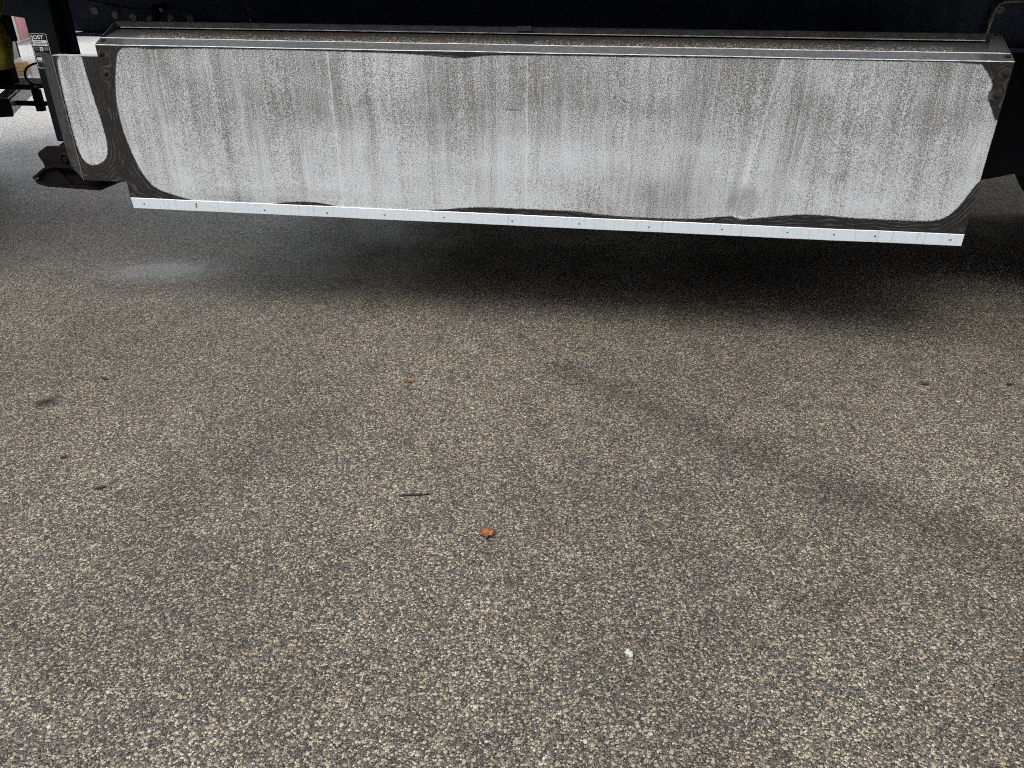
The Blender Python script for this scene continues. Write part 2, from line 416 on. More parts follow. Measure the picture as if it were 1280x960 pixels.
M['black'] = simple("matt_black", (0.0045, 0.005, 0.0065), 0.55, 0.0, 0.25, 18, 0.1, 90, 0.10)
M['yellow'] = simple("yellow_green_strap", (0.20, 0.19, 0.012), 0.55, 0.0, 0.35, 35, 0.5, 90)
M['grey_box'] = simple("grey_container_paint", (0.30, 0.30, 0.30), 0.6, 0.0, 0.1, 3)
M['pale_box'] = simple("pale_container_paint", (0.72, 0.71, 0.69), 0.6, 0.0, 0.06, 3)
M['pink'] = simple("faded_red_panel", (0.62, 0.27, 0.30), 0.6, 0.0, 0.15, 4)
M['blocker'] = simple("blocker_grey", (0.10, 0.105, 0.11), 0.6, 0.0, 0.1, 2)
M['wood'] = simple("pale_timber", (0.55, 0.34, 0.14), 0.7, 0.0, 0.25, 22)
M['post'] = simple("grey_post_metal", (0.30, 0.29, 0.27), 0.5, 0.4)
M['paper'] = simple("white_paper", (0.80, 0.81, 0.83), 0.7, 0.0, 0.04)
M['twig'] = simple("dark_twig_bark", (0.016, 0.016, 0.017), 0.8, 0.0, 0.4, 60)
M['crumb'] = simple("brown_leaf_crumb", (0.055, 0.022, 0.014), 0.7, 0.0, 0.4, 120)
def mat_leaf():
    n = NT("orange_dead_leaf")
    co = n.coord()
    f = n.noise(co, 130, 4, 0.65)
    col = n.ramp(f, [(0.28, (0.045, 0.016, 0.008)), (0.44, (0.14, 0.048, 0.020)), (0.58, (0.29, 0.115, 0.042)), (0.75, (0.42, 0.27, 0.15))])
    return n.set(col, 0.55, 0.0, n.bump(f, 0.6, 0.001))
M['leaf'] = mat_leaf()

# ------------------------------------------------------------------ mesh helpers
def link(name, bm, mat, parent=None, smooth=False):
    me = bpy.data.meshes.new(name)
    bmesh.ops.recalc_face_normals(bm, faces=bm.faces[:])
    bm.to_mesh(me)
    bm.free()
    mats = mat if isinstance(mat, (list, tuple)) else [mat]
    for m in mats:
        me.materials.append(m)
    if smooth:
        for p in me.polygons:
            p.use_smooth = True
    o = bpy.data.objects.new(name, me)
    COL.objects.link(o)
    if parent is not None:
        o.parent = parent
    return o

def tag(o, label=None, cat=None, group=None, kind=None):
    if label: o['label'] = label
    if cat: o['category'] = cat
    if group: o['group'] = group
    if kind: o['kind'] = kind
    return o

def empty(name, loc=(0, 0, 0), rz=0.0):
    o = bpy.data.objects.new(name, None)
    o.empty_display_size = 0.2
    COL.objects.link(o)
    o.location = loc
    o.rotation_euler = (0, 0, rz)
    return o

def box(bm, x0, x1, y0, y1, z0, z1, bevel=0.0, mi=0, rot=None):
    vs = [bm.verts.new((x, y, z)) for x in (x0, x1) for y in (y0, y1) for z in (z0, z1)]
    fs = [(0, 1, 3, 2), (4, 6, 7, 5), (0, 4, 5, 1), (2, 3, 7, 6), (0, 2, 6, 4), (1, 5, 7, 3)]
    fl = [bm.faces.new([vs[i] for i in f]) for f in fs]
    for f in fl: f.material_index = mi
    if rot is not None:
        c = Vector(((x0 + x1) / 2, (y0 + y1) / 2, (z0 + z1) / 2))
        bmesh.ops.rotate(bm, cent=c, matrix=rot, verts=vs)
    if bevel > 0:
        es = list({e for f in fl for e in f.edges})
        bmesh.ops.bevel(bm, geom=es, offset=bevel, segments=2, affect='EDGES', profile=0.5)

def prism(bm, pts, a0, a1, axis='y', mi=0):
    """polygon pts in the plane across `axis`, extruded from a0 to a1; pts are (x,z) for y, (y,z) for x, (x,y) for z"""
    def P(p, a):
        return {'y': (p[0], a, p[1]), 'x': (a, p[0], p[1]), 'z': (p[0], p[1], a)}[axis]
    A = [bm.verts.new(P(p, a0)) for p in pts]
    B = [bm.verts.new(P(p, a1)) for p in pts]
    n = len(pts)
    fs = [bm.faces.new(A), bm.faces.new(B[::-1])]
    for i in range(n):
        fs.append(bm.faces.new((A[i], B[i], B[(i + 1) % n], A[(i + 1) % n])))
    for f in fs: f.material_index = mi

def tube(bm, pts, r, seg=10, closed=False, mi=0):
    pts = [Vector(p) for p in pts]
    n = len(pts)
    rings = []
    up = Vector((0, 0, 1))
    for i, p in enumerate(pts):
        a = pts[(i - 1) % n] if (closed or i > 0) else p
        b = pts[(i + 1) % n] if (closed or i < n - 1) else p
        t = (b - a).normalized()
        u = t.cross(up)
        if u.length < 1e-3: u = t.cross(Vector((0, 1, 0)))
        u.normalize(); v = t.cross(u)
        rr = r[i] if isinstance(r, (list, tuple)) else r
        rings.append([bm.verts.new(p + rr * (math.cos(k * 2 * PI / seg) * u + math.sin(k * 2 * PI / seg) * v)) for k in range(seg)])
    m = n if closed else n - 1
    for i in range(m):
        A, B = rings[i], rings[(i + 1) % n]
        for k in range(seg):
            bm.faces.new((A[k], A[(k + 1) % seg], B[(k + 1) % seg], B[k])).material_index = mi
    if not closed:
        bm.faces.new(rings[0][::-1]).material_index = mi
        bm.faces.new(rings[-1]).material_index = mi

def lathe(bm, prof, seg=48, axis='y', c=(0, 0, 0), mi=0):
    """prof: list of (radius, position along axis)"""
    rings = []
    for r, a in prof:
        ring = []
        for k in range(seg):
            t = 2 * PI * k / seg
            u, v = r * math.cos(t), r * math.sin(t)
            q = (c[0] + u, c[1] + a, c[2] + v) if axis == 'y' else (c[0] + u, c[1] + v, c[2] + a)
            ring.append(bm.verts.new(q))
        rings.append(ring)
    for A, B in zip(rings, rings[1:]):
        for k in range(seg):
            bm.faces.new((A[k], A[(k + 1) % seg], B[(k + 1) % seg], B[k])).material_index = mi
    bm.faces.new(rings[0]).material_index = mi
    bm.faces.new(rings[-1][::-1]).material_index = mi

def bolt_bm(x, y, z, r, h, washer=True):
    bm = bmesh.new()
    if washer:
        lathe(bm, [(r * 1.7, 0), (r * 1.7, -h * 0.25), (r * 1.5, -h * 0.3)], 20, 'y', (x, y, z))
    lathe(bm, [(r, -h * 0.2), (r, -h * 0.85), (r * 0.86, -h)], 6, 'y', (x, y, z))
    return bm

def dist_to_poly(P, poly):
    """signed distance (positive inside) from points P (n,2) to a closed polygon"""
    poly = np.asarray(poly, float)
    A = poly; B = np.roll(poly, -1, 0)
    best = np.full(len(P), 1e9)
    inside = np.zeros(len(P), bool)
    for a, b in zip(A, B):
        d = b - a
        t = np.clip(((P - a) @ d) / max(d @ d, 1e-12), 0, 1)
        best = np.minimum(best, np.linalg.norm(P - (a + t[:, None] * d), axis=1))
        cond = (a[1] > P[:, 1]) != (b[1] > P[:, 1])
        if abs(d[1]) > 1e-12:
            xi = a[0] + (P[:, 1] - a[1]) / d[1] * d[0]
            inside ^= cond & (P[:, 0] < xi)
    return np.where(inside, best, -best)

def chaikin(pts, n=2):
    pts = np.asarray(pts, float)
    for _ in range(n):
        q = np.roll(pts, -1, 0)
        pts = np.stack([0.75 * pts + 0.25 * q, 0.25 * pts + 0.75 * q], 1).reshape(-1, 2)
    return pts

def sheet(name, x0, x1, z0, z1, step, yfun, outline, bolts, parent, mat, thick=0.003, fold=None):
    """a pressed metal sheet facing -y with its bloom outline stored as attributes"""
    nx = max(2, int(round((x1 - x0) / step))); nz = max(2, int(round((z1 - z0) / step)))
    xs = np.linspace(x0, x1, nx + 1); zs = np.linspace(z0, z1, nz + 1)
    verts, faces = [], []
    for j in range(nz + 1):
        for i in range(nx + 1):
            verts.append((xs[i], yfun(xs[i], zs[j]), zs[j]))
    W = nx + 1
    for j in range(nz):
        for i in range(nx):
            faces.append((j * W + i, j * W + i + 1, (j + 1) * W + i + 1, (j + 1) * W + i))
    nf = len(verts)
    # back side and rim give the sheet its thickness
    verts += [(v[0], v[1] + thick, v[2]) for v in verts]
    for j in range(nz):
        for i in range(nx):
            faces.append((nf + j * W + i, nf + (j + 1) * W + i, nf + (j + 1) * W + i + 1, nf + j * W + i + 1))
    rim = [i for i in range(W)] + [j * W + W - 1 for j in range(1, nz + 1)] + [nz * W + i for i in range(W - 2, -1, -1)] + [j * W for j in range(nz - 1, 0, -1)]
    for a, b in zip(rim, rim[1:] + rim[:1]):
        faces.append((a, nf + a, nf + b, b))
    me = bpy.data.meshes.new(name)
    me.from_pydata(verts, [], faces)
    P = np.array([(v[0], v[2]) for v in verts])
    d = dist_to_poly(P, outline)
    c = np.where(d < 0, -d, 0.0)
    edge = np.minimum.reduce([P[:, 0] - x0, x1 - P[:, 0]])
    c = np.minimum(c, 0.5 * c + 0.25 * edge + 0.02)
    for bx, bz, k in bolts:
        bd = np.hypot(P[:, 0] - bx, P[:, 1] - bz)
        wgt = np.clip(1 - bd / k, 0, 1)
        wgt = wgt * wgt * (3 - 2 * wgt)
        c = c * (1 - wgt) + bd * wgt
    for nm, arr in (('bloom', d), ('contour', c)):
        at = me.attributes.new(nm, 'FLOAT', 'POINT')
        at.data.foreach_set('value', arr.astype(np.float32))
    me.materials.append(mat)
    for p in me.polygons: p.use_smooth = False
    o = bpy.data.objects.new(name, me)
    COL.objects.link(o)
    if parent is not None: o.parent = parent
    me.update()
    return o

def text_mesh(txt, size, mat, parent, x, y, z, name, bold=0.0, sx=1.0):
    cu = bpy.data.curves.new(name, 'FONT')
    cu.body = txt
    cu.size = size
    cu.extrude = 0.0003
    cu.offset = bold
    o = bpy.data.objects.new(name, cu)
    COL.objects.link(o)
    bpy.context.view_layer.update()
    dg = bpy.context.evaluated_depsgraph_get()
    me = bpy.data.meshes.new_from_object(o.evaluated_get(dg))
    bpy.data.objects.remove(o)
    me.materials.clear()
    me.materials.append(mat)
    o = bpy.data.objects.new(name, me)
    me.transform(Matrix.Translation((x, y, z)) @ Matrix.Rotation(PI / 2, 4, 'X') @ Matrix.Diagonal((sx, 1, 1, 1)))
    COL.objects.link(o)
    o.parent = parent
    return o

# ------------------------------------------------------------------ the yard
bm = bmesh.new()
S = 700
vs = [bm.verts.new(p) for p in ((-S, -S, 0), (S, -S, 0), (S, S, 0), (-S, S, 0))]
bm.faces.new(vs)
ground = link("ground", bm, M['asphalt'])
tag(ground, kind='structure')

# ------------------------------------------------------------------ the semi-trailer: its frame is x along the side, y inward, z up
YAW = -0.13868
T = empty("semi_trailer", (-1.63746, 3.28278, 0), YAW)
tag(T, "dark chassis trailer with a long bloomed zinc pallet box and a raised landing leg", "semi-trailer")
LEN, ZT, ZB = 3.3635, 1.145, 0.500

WHITE = [(0.094, 1.132), (0.071, 1.076), (0.044, 0.986), (0.033, 0.894), (0.039, 0.8), (0.058, 0.714), (0.085, 0.639), (0.127, 0.586), (0.212, 0.561), (0.263, 0.548), (0.334, 0.54), (0.6, 0.538), (0.644, 0.545), (0.715, 0.555), (0.778, 0.559), (0.837, 0.558), (0.881, 0.552), (0.928, 0.544), (1.119, 0.541), (1.348, 0.549), (1.421, 0.559), (1.487, 0.566), (1.536, 0.569), (1.65, 0.569), (1.779, 0.569), (1.906, 0.569), (2.001, 0.56), (2.127, 0.554), (2.347, 0.556), (2.434, 0.567), (2.506, 0.576), (2.522, 0.569), (2.544, 0.564), (2.585, 0.569), (2.643, 0.578), (2.702, 0.587), (2.765, 0.594), (2.847, 0.595), (2.936, 0.589), (3.049, 0.588), (3.181, 0.588), (3.247, 0.591), (3.286, 0.608), (3.32, 0.652), (3.346, 0.715), (3.364, 0.748), (3.392, 0.775), (3.392, 0.918), (3.368, 0.952), (3.348, 0.961), (3.336, 0.989), (3.309, 1.026), (3.309, 1.045), (3.318, 1.066), (3.302, 1.091), (3.281, 1.118), (3.255, 1.14), (2.931, 1.139), (2.744, 1.140), (2.555, 1.139), (2.195, 1.138), (2.054, 1.136), (1.823, 1.137), (1.588, 1.134), (1.528, 1.131), (1.492, 1.125), (1.444, 1.121), (1.408, 1.125), (1.378, 1.125), (1.317, 1.13), (1.226, 1.134), (0.916, 1.137), (0.694, 1.138), (0.402, 1.138), (0.269, 1.133), (0.219, 1.132), (0.154, 1.138)]
WHITE = chaikin(WHITE, 1)
BOLTS = [(0.014, 1.113), (0.018, 1.040), (3.345, 1.110), (3.338, 1.038)]

def buckle(x, z):
    """long shallow dents of the pressed sheet, and the kink above the bottom strip"""
    e = min(1.0, (ZT - z) / 0.06) * min(1.0, max(0.0, z - 0.545) / 0.03) * min(1.0, x / 0.04) * min(1.0, (LEN - x) / 0.04)
    y = 0.0030 * noise.noise(Vector((x * 2.2, 0.3, z * 1.1))) + 0.0016 * noise.noise(Vector((x * 7.5, 5.1, z * 0.9)))
    # kink
    dx = x - 2.535; dz = z - 0.60
    y += 0.008 * math.exp(-(dx / 0.05) ** 2 - (dz / 0.10) ** 2)
    y -= 0.002 * math.exp(-((dx + 0.06) / 0.035) ** 2 - (dz / 0.07) ** 2)
    # crease that climbs from it
    if z > 0.58:
        cx = 2.50 + 0.04 * math.sin((z - 0.6) * 5.0)
        y += 0.0045 * math.exp(-((x - cx) / 0.016) ** 2) * math.exp(-((z - 0.82) / 0.2) ** 2)
    for cx, a in ((0.245, 0.0028), (0.94, 0.0022), (1.70, 0.0030), (3.00, 0.0020)):
        y += a * math.exp(-((x - cx) / 0.013) ** 2) * (0.6 + 0.4 * noise.noise(Vector((cx, z * 4, 0))))
    return y * e

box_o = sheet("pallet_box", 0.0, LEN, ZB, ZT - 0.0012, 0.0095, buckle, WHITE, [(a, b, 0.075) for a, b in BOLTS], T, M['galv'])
box_o['label'] = "long zinc pallet box with chalky white bloom inside a dark rim"

bm = bmesh.new()
W_BOX = 2.40
box(bm, 0.002, LEN - 0.002, 0.012, W_BOX, 0.512, 0.520)            # floor
box(bm, 0.002, 0.006, 0.012, W_BOX, 0.524, 1.095)                  # ends
box(bm, LEN - 0.006, LEN - 0.002, 0.012, W_BOX, 0.524, 1.095)
box(bm, 0.002, LEN - 0.002, W_BOX + 0.002, W_BOX + 0.006, 0.46, 1.12)
box(bm, 0.008, LEN - 0.008, 0.25, W_BOX - 0.02, 1.100, 1.106)      # lid
link("box_shell", bm, M['inner'], box_o)

# folded lip: bright fold, sloped band, bright fold, grit ledge, upstand with a hanging front flange
prof = [((0.0, ZT - 0.0012), (0.0012, ZT + 0.0016), 2), ((0.0012, ZT + 0.0016), (0.041, 1.1660), 0), ((0.041, 1.1660), (0.0455, 1.1685), 2),
        ((0.0455, 1.1685), (0.050, 1.1665), 2), ((0.050, 1.1665), (0.162, 1.1905), 1)]
bm = bmesh.new()
NX = 180
for (a, b, mi) in prof:
    prev = None
    for i in range(NX + 1):
        x = LEN * i / NX
        wob = 0.0012 * noise.noise(Vector((x * 3.1, 2.2, 0))) if 0 < i < NX else 0
        va = bm.verts.new((x, a[0] + wob, a[1] + wob)); vb = bm.verts.new((x, b[0] + wob, b[1] + wob))
        if prev:
            f = bm.faces.new((prev[0], va, vb, prev[1])); f.material_index = mi
        prev = (va, vb)
bmesh.ops.remove_doubles(bm, verts=bm.verts[:], dist=1e-5)
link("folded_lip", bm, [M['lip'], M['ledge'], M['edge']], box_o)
bm = bmesh.new()
box(bm, 0.006, LEN - 0.05, 0.158, 0.162, 1.2000, 1.2150, 0, 0)
box(bm, 0.022, LEN - 0.05, 0.1565, 0.1605, 1.1965, 1.1995, 0, 1)
box(bm, 0.006, LEN - 0.05, 0.158, 0.200, 1.2155, 1.2190, 0, 0)
box(bm, 0.010, LEN - 0.010, 0.200, 0.204, 1.167, 1.2190, 0, 0)
link("top_flange", bm, [M['flange'], M['edge']], box_o)
for x in (0.0, LEN - 0.004):
    bm = bmesh.new()
    inx = 0.0015 if x == 0 else -0.0015
    prism(bm, [(0.004, 1.10), (0.004, 1.1435), (0.0455, 1.1695), (0.150, 1.2150), (0.206, 1.2190), (0.206, 1.10)], x + inx, x + 0.004 + inx, 'x')
    link("end_plate", bm, M['lip'], box_o)
# gusset skins over the lip's ends
for s, xa, xb in ((-1, LEN - 0.075, LEN - 0.006),):
    bm = bmesh.new()
    pts = [(xa, 0.060), (xb if s > 0 else xa + 0.0, 0.060), (xb, 0.155), (xa, 0.155)]
    a0, a1 = (xa, xa + 0.03) if s > 0 else (xb - 0.03, xb)
    v = [bm.verts.new(q) for q in ((xa, 0.052, 1.1712), (xb, 0.052, 1.1712), (a1 if s > 0 else xb, 0.156, 1.2135), (xa if s > 0 else a0, 0.156, 1.2135))]
    v2 = [bm.verts.new(q.co + Vector((0, 0.002, -0.003))) for q in v]
    bm.faces.new(v); bm.faces.new(v2[::-1])
    for i in range(4):
        bm.faces.new((v[i], v2[i], v2[(i + 1) % 4], v[(i + 1) % 4]))
    link("corner_gusset", bm, M['lip'], box_o)

# bottom strip and rivets
bm = bmesh.new()
prev = None
x0s, x1s = 0.0035, LEN - 0.001
NS = 120
rows = []
for i in range(NS + 1):
    x = x0s + (x1s - x0s) * i / NS
    wob = 0.0014 * noise.noise(Vector((x * 1.7, 9, 0))) + 0.0007 * noise.noise(Vector((x * 6, 4, 0)))
    sk = 0.004 if i == 0 else 0
    rows.append([bm.verts.new((x + (sk if z < 0.52 else 0), y + wob * 0.6, z + wob)) for y, z in ((-0.0028, 0.5445), (-0.0040, 0.5430), (-0.0040, 0.5005), (-0.0028, 0.4990), (0.0, 0.4990), (0.0, 0.5445))])
for A, B in zip(rows, rows[1:]):
    for k in range(6):
        bm.faces.new((A[k], B[k], B[(k + 1) % 6], A[(k + 1) % 6]))
bm.faces.new(rows[0]); bm.faces.new(rows[-1][::-1])
link("bottom_strip", bm, M['strip'], box_o)
for x, z in [(0.059, 0.522), (0.297, 0.519), (0.601, 0.518), (0.874, 0.518), (1.121, 0.521), (1.37, 0.522), (1.65, 0.52), (1.921, 0.521), (2.195, 0.522), (2.476, 0.525), (2.724, 0.525), (2.896, 0.524), (3.046, 0.525), (3.318, 0.524)]:
    bm = bmesh.new()
    lathe(bm, [(0.0042, 0.001), (0.0042, -0.0006), (0.0030, -0.0022), (0.0012, -0.0028)], 14, 'y', (x, -0.0040, z))
    link("rivet", bm, M['rivet'], box_o, True)
for (x, z), r in zip(BOLTS, (0.0070, 0.0045, 0.0075, 0.0075)):
    link("bolt", bolt_bm(x, -0.0002, z, r, 0.009), M['bolt'], box_o)
for x in (0.022, LEN - 0.017):
    bm = bmesh.new()
    lathe(bm, [(0.012, 0), (0.012, 0.002), (0.007, 0.003), (0.007, 0.007)], 16, 'z', (x, 0.026, 1.1575))
    link("bolt", bm, M['bolt'], box_o)
# clip tab on the flange
bm = bmesh.new()
box(bm, 1.645, 1.700, 0.150, 0.1575, 1.206, 1.2235, 0.001)
link("clip_tab", bm, M['flange'], box_o)

# ------------------------------------------------------------------ side shield left of the box
SHW = [(-0.190, 1.115), (-0.082, 1.115), (-0.079, 1.035), (-0.072, 0.945), (-0.062, 0.832), (-0.060, 0.770), (-0.072, 0.712), (-0.105, 0.682), (-0.149, 0.668), (-0.186, 0.682), (-0.202, 0.737), (-0.204, 0.828), (-0.203, 0.984)]
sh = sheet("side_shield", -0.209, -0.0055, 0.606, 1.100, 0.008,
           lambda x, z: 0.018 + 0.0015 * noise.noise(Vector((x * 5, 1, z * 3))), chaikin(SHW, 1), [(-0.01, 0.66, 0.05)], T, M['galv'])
sh['label'] = "small zinc shield plate left of the pallet box"
bm = bmesh.new()
fl = [(-0.2095, 0.0185, 0.606), (-0.2095, 0.0185, 1.100), (-0.328, 0.110, 1.108), (-0.328, 0.110, 0.672), (-0.312, 0.098, 0.636)]
va = [bm.verts.new(p) for p in fl]
vb = [bm.verts.new((p[0], p[1] + 0.003, p[2])) for p in fl]
bm.faces.new(va); bm.faces.new(vb[::-1])
for i in range(5):
    bm.faces.new((va[i], vb[i], vb[(i + 1) % 5], va[(i + 1) % 5]))
link("fold_flange", bm, M['flange'], sh)
bm = bmesh.new()
box(bm, -0.2093, -0.003, 0.0165, 0.060, 1.1005, 1.1025)
link("worn_edge", bm, M['edge'], sh)
bm = bmesh.new()
box(bm, -0.2112, -0.2088, 0.0155, 0.0183, 0.607, 1.099)
link("fold_edge", bm, M['rivet'], sh)

# ------------------------------------------------------------------ landing leg
bm = bmesh.new()
box(bm, -0.370, -0.243, 0.120, 0.250, 0.742, 1.36, 0.008)
leg = link("landing_leg", bm, M['leg'], T)
bm = bmesh.new()
box(bm, -0.352, -0.261, 0.138, 0.232, 0.60, 0.80, 0.005)
link("inner_tube", bm, M['foot'], leg)
bm = bmesh.new()
box(bm, -0.2425, -0.213, 0.190, 0.202, 0.70, 1.36)
box(bm, -0.37, -0.295, 0.300, 0.312, 0.90, 1.36)
link("mounting_plate", bm, M['leg'], leg)
yoke = [(-0.420, 0.722), (-0.464, 0.697), (-0.472, 0.688), (-0.470, 0.672), (-0.455, 0.652), (-0.452, 0.634), (-0.459, 0.612), (-0.42, 0.600), (-0.27, 0.600), (-0.262, 0.65), (-0.285, 0.715), (-0.30, 0.727)]
for y in (0.112, 0.242):
    bm = bmesh.new()
    prism(bm, yoke, y, y + 0.012)
    bmesh.ops.bevel(bm, geom=bm.edges[:], offset=0.002, segments=1, affect='EDGES')
    link("foot_yoke", bm, M['foot'], leg)
bm = bmesh.new()
lathe(bm, [(0.030, 0.0), (0.030, -0.006), (0.024, -0.009), (0.022, -0.004), (0.012, -0.004), (0.012, -0.012), (0.010, -0.014)], 20, 'y', (-0.338, 0.112, 0.668))
link("pivot_pin", bm, M['foot'], leg)
bm = bmesh.new()
# rocker foot: flat sole, curled ends, curved upper rail and side gussets
sole = [(-0.505, 0.572), (-0.495, 0.560), (-0.45, 0.550), (-0.20, 0.543), (-0.165, 0.556), (-0.155, 0.568), (-0.17, 0.572), (-0.20, 0.556), (-0.45, 0.561), (-0.485, 0.572), (-0.500, 0.580)]
prism(bm, sole, 0.09, 0.33)
rail = [(-0.508, 0.590), (-0.487, 0.604), (-0.443, 0.634), (-0.390, 0.648), (-0.31, 0.646), (-0.24, 0.63), (-0.19, 0.60), (-0.196, 0.594), (-0.245, 0.622), (-0.31, 0.637), (-0.388, 0.639), (-0.438, 0.625), (-0.482, 0.595), (-0.505, 0.580)]
prism(bm, rail, 0.085, 0.10)
prism(bm, rail, 0.30, 0.315)
prism(bm, [(-0.480, 0.562), (-0.492, 0.588), (-0.484, 0.597), (-0.440, 0.627), (-0.398, 0.638), (-0.335, 0.560)], 0.1005, 0.106)
prism(bm, [(-0.47, 0.562), (-0.478, 0.592), (-0.438, 0.622), (-0.31, 0.634), (-0.245, 0.618), (-0.20, 0.592), (-0.2, 0.56)], 0.112, 0.118)
prism(bm, [(-0.47, 0.562), (-0.478, 0.592), (-0.438, 0.622), (-0.31, 0.634), (-0.245, 0.618), (-0.20, 0.592), (-0.2, 0.56)], 0.285, 0.291)
link("rocker_foot", bm, M['foot'], leg)
# maker's plate with its lettering
yl = 0.1192
def rrect(x0, x1, z0, z1, r, n=5):
    out = []
    for cx, cz, a in ((x1 - r, z1 - r, 0), (x0 + r, z1 - r, 90), (x0 + r, z0 + r, 180), (x1 - r, z0 + r, 270)):
        for k in range(n + 1):
            t = math.radians(a + 90 * k / n)
            out.append((cx + r * math.cos(t), cz + r * math.sin(t)))
    return out
bm = bmesh.new()
prism(bm, rrect(-0.3615, -0.2880, 1.040, 1.1720, 0.006), yl, yl + 0.0006)
plate = link("maker_plate", bm, M['label_black'], leg)
bm = bmesh.new()
o_, i_ = rrect(-0.3615, -0.2880, 1.040, 1.1720, 0.006), rrect(-0.3600, -0.2895, 1.0415, 1.1705, 0.005)
A = [bm.verts.new((p[0], yl - 0.0004, p[1])) for p in o_]; B = [bm.verts.new((p[0], yl - 0.0004, p[1])) for p in i_]
A2 = [bm.verts.new((p[0], yl - 0.0001, p[1])) for p in o_]; B2 = [bm.verts.new((p[0], yl - 0.0001, p[1])) for p in i_]
n_ = len(o_)
for i in range(n_):
    j = (i + 1) % n_
    bm.faces.new((A[i], A[j], B[j], B[i])); bm.faces.new((A2[i], B2[i], B2[j], A2[j]))
    bm.faces.new((A[i], A2[i], A2[j], A[j])); bm.faces.new((B[i], B[j], B2[j], B2[i]))
link("plate_border", bm, M['label_white'], leg)
text_mesh("JOST", 0.0195, M['label_white'], leg, -0.3560, yl - 0.0006, 1.1515, "lettering", 0.0006, 1.24)
for x0, x1, z0, z1 in [(-0.3565, -0.2930, 1.1375, 1.1470), (-0.3565, -0.2930, 1.1255, 1.1345), (-0.3315, -0.3175, 1.1080, 1.1215),
                       (-0.3555, -0.3340, 1.0700, 1.0815), (-0.3555, -0.3250, 1.0640, 1.0655)]:
    bm = bmesh.new()
    box(bm, x0, x1, yl - 0.0006, yl - 0.0001, z0, z1)
    link("plate_field", bm, M['label_white'], leg)
bm = bmesh.new()
for x0, x1, z0, z1 in [(-0.3120, -0.2935, 1.1080, 1.1205), (-0.3555, -0.3360, 1.1165, 1.1195), (-0.3555, -0.3360, 1.1105, 1.1135), (-0.3555, -0.330, 1.0955, 1.0985), (-0.3555, -0.332, 1.0890, 1.0920)]:
    box(bm, x0, x1, yl - 0.0006, yl - 0.0001, z0, z1)
for x0, x1, z0, z1 in [(-0.349, -0.336, 1.1410, 1.1432), (-0.334, -0.316, 1.1410, 1.1432), (-0.348, -0.334, 1.1290, 1.1312), (-0.328, -0.304, 1.1290, 1.1312), (-0.3275, -0.3225, 1.111, 1.118)]:
    box(bm, x0, x1, yl - 0.0010, yl - 0.0006, z0, z1)
link("plate_print", bm, M['label_grey'], leg)

# ------------------------------------------------------------------ chassis
def beam(y, holes):
    bm = bmesh.new()
    prof = [(-0.62, 1.185), (-0.52, 1.150), (-0.46, 1.146), (9.0, 1.146), (9.0, 1.360), (-4.0, 1.360), (-4.0, 1.225), (-0.95, 1.225)]
    prism(bm, prof, y, y + 0.010)
    o = link("chassis_beam", bm, M['navy'], T)
    if holes:
        cb = bmesh.new()
        for x, z, r in holes:
            lathe(cb, [(r, -0.03), (r, 0.04)], 16, 'y', (x, y, z))
        c = link("cutter", cb, M['hole'])
        c.matrix_world = T.matrix_world
        c.parent = T
        md = o.modifiers.new("holes", 'BOOLEAN')
        md.operation = 'DIFFERENCE'
        md.solver = 'EXACT'
        md.object = c
        bpy.context.view_layer.update()
        dg = bpy.context.evaluated_depsgraph_get()
        me = bpy.data.meshes.new_from_object(o.evaluated_get(dg))
        o.modifiers.clear()
        o.data = me
        bpy.data.objects.remove(c)
    # flanges
    bm = bmesh.new()
    box(bm, -0.46, 9.0, y - 0.06, y + 0.07, 1.130, 1.1455)
    box(bm, -4.0, 9.0, y - 0.06, y + 0.07, 1.3605, 1.373)
    link("beam_flange", bm, M['navy'], o)
    return o
dots = [(1.36, 1.288), (1.486, 1.289), (1.729, 1.288), (1.847, 1.289), (2.09, 1.292), (1.362, 1.191), (1.485, 1.193), (1.851, 1.192), (1.363, 1.242), (1.118, 1.239), (1.485, 1.24), (0.258, 1.252), (0.628, 1.249), (0.75, 1.247), (2.462, 1.284), (2.517, 1.284), (2.644, 1.282), (2.955, 1.28), (3.194, 1.281), (3.318, 1.281), (3.378, 1.28), (3.438, 1.279), (2.462, 1.236), (2.523, 1.237), (2.649, 1.235), (2.952, 1.236), (3.196, 1.234), (3.318, 1.233), (3.379, 1.231)]
HO = [(x, z, 0.0085) for x, z in dots] + [(2.733, 1.301, 0.016)]
b1 = beam(0.60, HO)
b2 = beam(1.78, None)
# neck doubler plate with its curved upper edge, round plugs, small bracket
bm = bmesh.new()
prism(bm, [(-0.55, 1.165), (-0.46, 1.150), (0.115, 1.150), (0.115, 1.215), (0.10, 1.230), (0.07, 1.238), (0.03, 1.2415), (-0.10, 1.240), (-0.18, 1.243), (-0.245, 1.251), (-0.40, 1.279), (-0.55, 1.305)], 0.590, 0.5995)
link("doubler_plate", bm, M['navy'], b1)
for x, z in [(-0.363, 1.236), (-0.268, 1.22), (-0.18, 1.211), (-0.099, 1.202), (0.003, 1.207), (0.096, 1.208)]:
    bm = bmesh.new()
    lathe(bm, [(0.0165, 0.0), (0.0165, -0.005), (0.0125, -0.0065), (0.004, -0.0068)], 20, 'y', (x, 0.5895, z))
    link("round_plug", bm, M['plug'], b1)
bm = bmesh.new()
prism(bm, [(-0.095, 1.188), (-0.060, 1.188), (-0.055, 1.215), (-0.035, 1.235), (-0.005, 1.243), (-0.022, 1.262), (-0.06, 1.268), (-0.083, 1.250), (-0.062, 1.225)], 0.570, 0.586)
link("cable_bracket", bm, M['leg'], b1)
